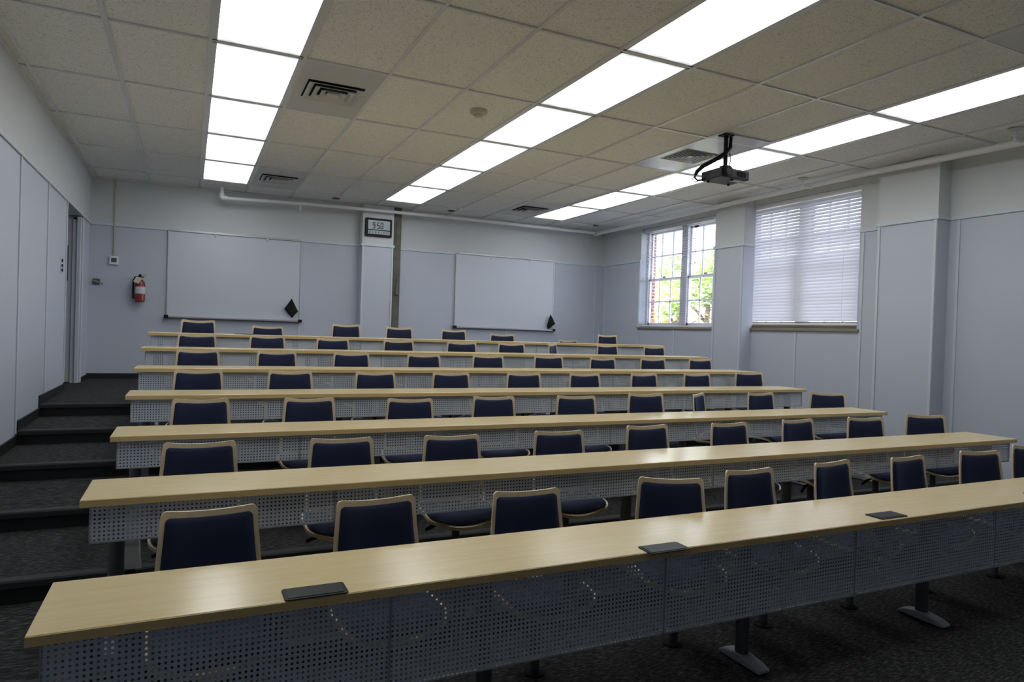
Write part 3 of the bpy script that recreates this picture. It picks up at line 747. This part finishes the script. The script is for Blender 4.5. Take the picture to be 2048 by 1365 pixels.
# ------------------------------------------------------------------ desks
NAMES = ['front desk', 'second desk', 'third desk', 'fourth desk', 'fifth desk', 'sixth desk', 'rearmost desk']
LEGX = [-.36, 1.01, 2.385, 3.755, 5.10, 5.90]
SEAMS = [-.442, .55, 1.709, 2.86, 4.0, 5.05, 5.985]
def desk(r):
    y0, zt, fl = YROW[r], ZROW[r], LEV[r]
    dd = .43 if r == 0 else DD
    lab = {0: 'beech desk across the front row with black power hatches and a tall perforated panel',
           1: 'long beech desk, second row from the front', 2: 'long beech desk, third row from the front',
           3: 'long beech desk, fourth row, midway up the tiers', 4: 'long beech desk, third row from the back',
           5: 'long beech desk, second row from the back', 6: 'rearmost long beech desk on the top tier'}[r]
    t = thing('lecture_desk', lab, 'desk', ((DX0+DX1)/2, y0+dd/2, fl), 0, 'tiered rows of desks')
    mb = MB().box(DX0, y0+.003, zt-DT, DX1, y0+dd-.003, zt)
    top = rel(mb, 'tabletop', M['beech'], t, bevel=.003)
    mb = MB().box(DX0+.001, y0, zt-DT+.001, DX1-.001, y0+.004, zt-.0025)
    rel(mb, 'front_edge', M['beechshade'], top, bevel=.001)
    pz1 = zt-DT-.001; pz0 = .345 if r == 0 else zt-DT-.156
    py0 = y0+.035
    seams = SEAMS
    for a, c in zip(seams, seams[1:]):
        mb = MB().quad((a+.0006, py0, pz0), (c-.0006, py0, pz0), (c-.0006, py0, pz1), (a+.0006, py0, pz1), 0)
        rim = .005
        mb.box(a+.0006, py0-.0015, pz0-.002, c-.0006, py0+.010, pz0+rim, 1)
        mb.box(a+.0006, py0-.0015, pz0, a+rim, py0+.010, pz1, 1); mb.box(c-rim, py0-.0015, pz0, c-.0006, py0+.010, pz1, 1)
        bolts = [(a+.018, pz0+.02), (c-.018, pz0+.02)]
        for x in (a+(c-a)*.22, a+(c-a)*.62): bolts += [(x, pz1-.045), (x, pz1-(.155 if r == 0 else .115))]
        for x, z in bolts: mb.cyl((x, py0-.006, z), (x, py0, z), .005, 8, mi=2)
        rel(mb, 'modesty_panel', [M['perf'], M['grey'], M['boltglint']], t)
        for x in (a+(c-a)*.22, a+(c-a)*.62):
            rel(MB().box(x-.03, py0+.012, pz1-(.21 if r == 0 else .14), x+.03, py0+.016, pz1).prism([(py0+.016, pz1), (py0+.14, pz1), (py0+.14, pz1-.02), (py0+.03, pz1-.13), (py0+.016, pz1-.13)], x-.002, x+.002, 'x'), 'panel_bracket', M['grey'], t)
    rel(MB().box(DX0+.05, y0+.20, zt-DT-.045, DX1-.05, y0+.25, zt-DT-.001), 'cross_rail', M['grey'], t)
    for x in LEGX:
        yl = y0+.275
        yl = y0+(.16 if x > 5.8 else .215 if r == 3 else .275)
        lg = rel(MB().cyl((x, yl, fl+.03), (x, yl, zt-DT-.02), .033, 18).box(x-.04, yl-.12, zt-DT-.02, x+.04, yl+.09, zt-DT-.001), 'leg', M['post'], t, smooth='auto')
        ft = MB().prism([(yl-.145, fl+.004), (yl-.15, fl+.020), (yl-.11, fl+.036), (yl, fl+.052), (yl+.09, fl+.036), (yl+.125, fl+.018), (yl+.12, fl+.004)], x-.036, x+.036, 'x')
        rel(ft, 'foot', M['grey'], lg, bevel=.008)
        rel(MB().cyl((x, yl-.12, fl), (x, yl-.12, fl+.01), .016, 10).cyl((x, yl+.095, fl), (x, yl+.095, fl+.01), .016, 10), 'glide', M['rubber'], lg)
    def hatch(xa, ya):
        p = rel(MB().prism(rrect(.20, .10, .012, 5, xa, ya), zt, zt+.004), 'power_hatch', M['black'], t, bevel=.0015)
        rel(MB().prism(rrect(.178, .078, .008, 4, xa, ya), zt+.004, zt+.0055), 'lid', M['lid'], p)
    if r == 0:
        for xa, ya in ((.30, -1.80), (1.688, -1.828), (3.115, -1.787), (4.55, -1.76)): hatch(xa, ya)
    if r == 6: hatch(.46, y0+.25)
    if r == 1:
        rel(MB().add([(-.365, y0+.34, .43), (-.262, y0+.34, .425), (-.275, y0+.40, .545), (-.345, y0+.40, .55), (-.365, y0+.352, .43), (-.262, y0+.352, .425), (-.275, y0+.412, .545), (-.345, y0+.412, .55)],
            [(0,1,2,3),(7,6,5,4),(0,4,5,1),(1,5,6,2),(2,6,7,3),(3,7,4,0)]).box(-.345, y0+.37, .53, -.275, y0+.405, zt-DT), 'cable_shield', M['white'], t, bevel=.004)
        rel(MB().box(-.368, y0+.33, .36, -.29, y0+.40, .425), 'outlet_box', M['black'], t, bevel=.003)
    return t
for r in range(7): desk(r)

# ------------------------------------------------------------------ chairs
def panel_solid(rows, halfw, nu, front, back):
    """closed solid between two sampled surfaces: front(u,v,w), back(u,v,w)"""
    vs = []; fs = []; nv = len(rows); n = nu+1
    for fn in (front, back):
        for v in rows:
            w = halfw(v)
            for i in range(n):
                u = -1+2*i/nu; vs.append(fn(u, v, w))
    o = nv*n
    for j in range(nv-1):
        for i in range(nu):
            q = (j*n+i, j*n+i+1, (j+1)*n+i+1, (j+1)*n+i)
            fs += [q, tuple(o+k for k in reversed(q))]
    ring = list(range(n)) + [j*n+n-1 for j in range(1, nv)] + [(nv-1)*n+i for i in range(n-2, -1, -1)] + [j*n for j in range(nv-2, 0, -1)]
    for k in range(len(ring)):
        p, q = ring[k], ring[(k+1) % len(ring)]; fs.append((q, p, o+p, o+q))
    return vs, fs
def corner_rows(h, r, n=5):
    """sample heights 0..h with extra rows inside the rounded corners"""
    a = [r-r*math.cos(PI/2*k/n) for k in range(n+1)]
    mid = [r+(h-2*r)*k/6 for k in range(1, 6)]
    return a + mid + [h-x for x in reversed(a)]
def rounded(base, h, r):
    def f(v):
        w = base(v); d = min(v, h-v)
        if d < r: w -= r-math.sqrt(max(0, r*r-(r-d)**2))
        return w
    return f
def make_chair(label):
    t = thing('lecture_chair', label, 'chair')
    # backrest: plywood shell, sides curving forward, top edge dipping in the middle
    Hb = .40; z0 = .435
    def by(v): return .115 + .055*(v/Hb) + .012*math.sin(PI*v/Hb)
    base = lambda v: .205 - .0325*(v/Hb)
    def surf(off, inset_z=0.):
        def f(u, v, w):
            x = u*w
            y = by(v) - .035*(x/.19)**2 - off
            z = z0+v - .014*(1-(u*u))*max(0, (v-Hb*.5)/(Hb*.5))
            return (x, y, z)
        return f
    vs, fs = panel_solid(corner_rows(Hb, .018), rounded(base, Hb, .018), 14, surf(.006), surf(-.006))
    bk = MB().add(vs, fs).build('backrest', M['ply'], t, smooth='auto')
    h2 = Hb-.027-.02
    def psurf(front):
        def f(u, v, w):
            V = v+.02; x = u*w
            e = min(v, h2-v)/.03; e2 = (1-abs(u))*w/.03
            k = min(1, max(0, e))**.5*min(1, max(0, e2))**.5
            y = by(V) - .035*(x/.19)**2 - .006 - ((.004+.016*k) if front else 0)
            z = z0+V - .012*(1-u*u)*max(0, (V-Hb*.5)/(Hb*.5))
            return (x, y, z)
        return f
    vs, fs = panel_solid(corner_rows(h2, .016), rounded(lambda v: base(v+.02)-.0185, h2, .016), 16, psurf(True), psurf(False))
    MB().add(vs, fs).build('back_pad', M['navy'], bk, smooth=True)
    # seat: dished plywood shell with waterfall front
    Ls = .345; y_ = -.21
    sb = lambda v: .212 + .012*math.sin(PI*v/Ls)
    def sz(u, v, w):
        f = v/Ls
        return .378 + .036*u*u - .034*max(0, (.30-f)/.30)**2 + .018*max(0, (f-.8)/.2)**2
    def ss(off): return lambda u, v, w: (u*w, y_+v, sz(u, v, w)+off)
    vs, fs = panel_solid(corner_rows(Ls, .06), rounded(sb, Ls, .06), 14, ss(.006), ss(-.012))
    st = MB().add(vs, fs).build('seat', M['ply'], t, smooth='auto')
    h3 = Ls-.03
    def sp(topf):
        def f(u, v, w):
            V = v+.012; e = min(v, h3-v)/.04; e2 = (1-abs(u))*w/.04
            k = min(1, max(0, e))**.5*min(1, max(0, e2))**.5
            return (u*w, y_+V, sz(u, V, w)+.006+((.004+.026*k) if topf else 0))
        return f
    vs, fs = panel_solid(corner_rows(h3, .05), rounded(lambda v: sb(v+.012)-.014, h3, .05), 14, sp(True), sp(False))
    MB().add(vs, fs).build('seat_pad', M['navy'], st, smooth=True)
    # black bracket joining seat and back, pedestal post, floor flange, paddle lever
    MB().box(-.035, -.09, .346, .035, .09, .364).tube([(0, .05, .356), (0, .11, .365), (0, .13, .40), (0, .140, .44), (0, .150, .50), (0, .158, .56)], .014, 8).build('bracket', M['black'], t, bevel=.002)
    MB().cyl((0, 0, .008), (0, 0, .350), .024, 18).build('pedestal', M['post'], t, smooth='auto')
    MB().lathe((0, 0, 0), [(.048, 0), (.048, .008), (.03, .022), (.026, .022)], 22).build('floor_flange', M['black'], t, smooth='auto')
    MB().tube([(-.02, 0, .345), (-.10, -.03, .338), (-.16, -.06, .325), (-.20, -.085, .318)], [.008, .009, .012, .010], 8).build('lever', M['black'], t, smooth='auto')
    return t
CH = {0: [(.012, 4, .839), (.672, 4, .829), (1.387, -2, .812), (2.188, -23.5, .819), (2.809, -1, .831), (3.501, 6, .84), (4.203, 2.5, .835), (4.947, -11.5, .837), (5.58, -14.5, .851)],
      1: [(-.024, 0, .82), (.703, -3, .814), (1.366, -5, .806), (2.115, -5.5, .808), (2.841, 0, .824), (3.597, 0, .82), (4.316, 2, .827), (5.074, -12.5, .824), (5.824, -25, .831)],
      2: [(-.005, 0, .811), (.704, -.5, .808), (1.433, -9, .793), (2.142, -6.5, .803), (2.907, -11, .8), (3.65, -7.5, .813), (4.339, 33.5, .806), (5.075, 2, .807), (5.918, -33.5, .8)],
      3: [(-0.014, 0.0, 0.83), (0.684, 0.0, 0.826), (1.403, 0.0, 0.82), (2.103, -4.0, 0.818), (2.855, -4.0, 0.818), (3.557, -1.0, 0.815), (4.306, 4.0, 0.817), (5.01, -2.5, 0.819), (5.75, -13.0, 0.836)],
      4: [(-0.008, 2, 0.841), (0.669, 2, 0.838), (1.365, 1.0, 0.837), (2.106, -0.5, 0.832), (2.824, -3.5, 0.834), (3.566, -4.0, 0.838), (4.299, 0.5, 0.824), (5.013, -4.0, 0.828), (5.755, -2.0, 0.831)],
      5: [(-.010, 2, .848), (.665, 3, .852), (1.345, 4, .839), (2.078, 1, .838), (2.814, -13, .835), (3.496, -3, .835), (4.16, 46, .841), (4.927, 7.5, .844), (5.675, 1, .84)],
      6: [(.008, 2, .872), (.758, 3, .827), (1.680, 4, .88), (2.355, 3, .867), (3.097, 2, .856), (3.786, -9, .82), (4.874, 8, .763), (5.536, 4, .856)]}
WHERE = ['front', 'second', 'third', 'fourth', 'fifth', 'sixth', 'rearmost']
proto = None
for r, lst in CH.items():
    for k, (x, a, h) in enumerate(lst):
        if abs(a) > 30 and a > 0:
            lab = 'navy chair swivelled towards the windows, %s from the aisle, behind the %s desk' % (ORD[k], WHERE[r])
        else:
            lab = 'navy padded beech chair, %s from the stepped aisle, behind the %s desk' % (ORD[k], WHERE[r])
        if proto is None: o = proto = make_chair(lab)
        else: o = copy_tree(proto)
        o['label'] = lab; o['group'] = 'chairs behind the %s' % NAMES[r]
        o.location = (x, YROW[r]+(.48 if r == 3 else .55), LEV[r]); o.rotation_euler = (0, 0, math.radians(a)); o.scale = (1, 1, h/.828)

# ------------------------------------------------------------------ light from outside
w = bpy.data.worlds.new('sky'); SC.world = w; w.use_nodes = True
bg = w.node_tree.nodes['Background']; bg.inputs['Color'].default_value = (.80, .88, 1, 1); bg.inputs['Strength'].default_value = 7
sd = bpy.data.lights.new('sun', 'SUN'); sd.energy = 10; sd.angle = .01; sd.color = (1, .95, .86)
so = bpy.data.objects.new('sun', sd); COL.objects.link(so)
so.rotation_euler = Vector((.62, .30, -.72)).to_track_quat('-Z', 'Y').to_euler()
so.location = (-5, -5, 12)

# ------------------------------------------------------------------ camera
cam = bpy.data.cameras.new('camera'); co = bpy.data.objects.new('camera', cam); COL.objects.link(co)
F, yaw, pit, roll = 1355.22, .4450023, -.0122584, .0324313
f = Vector((math.sin(yaw)*math.cos(pit), math.cos(yaw)*math.cos(pit), math.sin(pit)))
rt = Vector((math.cos(yaw), -math.sin(yaw), 0)); up = rt.cross(f)
r2 = rt*math.cos(roll)+up*math.sin(roll); u2 = up*math.cos(roll)-rt*math.sin(roll)
mw = Matrix(((r2.x, u2.x, -f.x, -.0903), (r2.y, u2.y, -f.y, -4.0439), (r2.z, u2.z, -f.z, 1.5707), (0, 0, 0, 1)))
co.matrix_world = mw
cam.sensor_width = 36; cam.lens = F/2048*36; cam.clip_start = .05; cam.clip_end = 200
SC.camera = co
SC.view_settings.view_transform = 'Standard'; SC.view_settings.look = 'None'
SC.view_settings.exposure = 0; SC.view_settings.gamma = 1; SC.view_settings.use_curve_mapping = False
SC.cycles.max_bounces = 10; SC.cycles.diffuse_bounces = 6; SC.cycles.transparent_max_bounces = 24
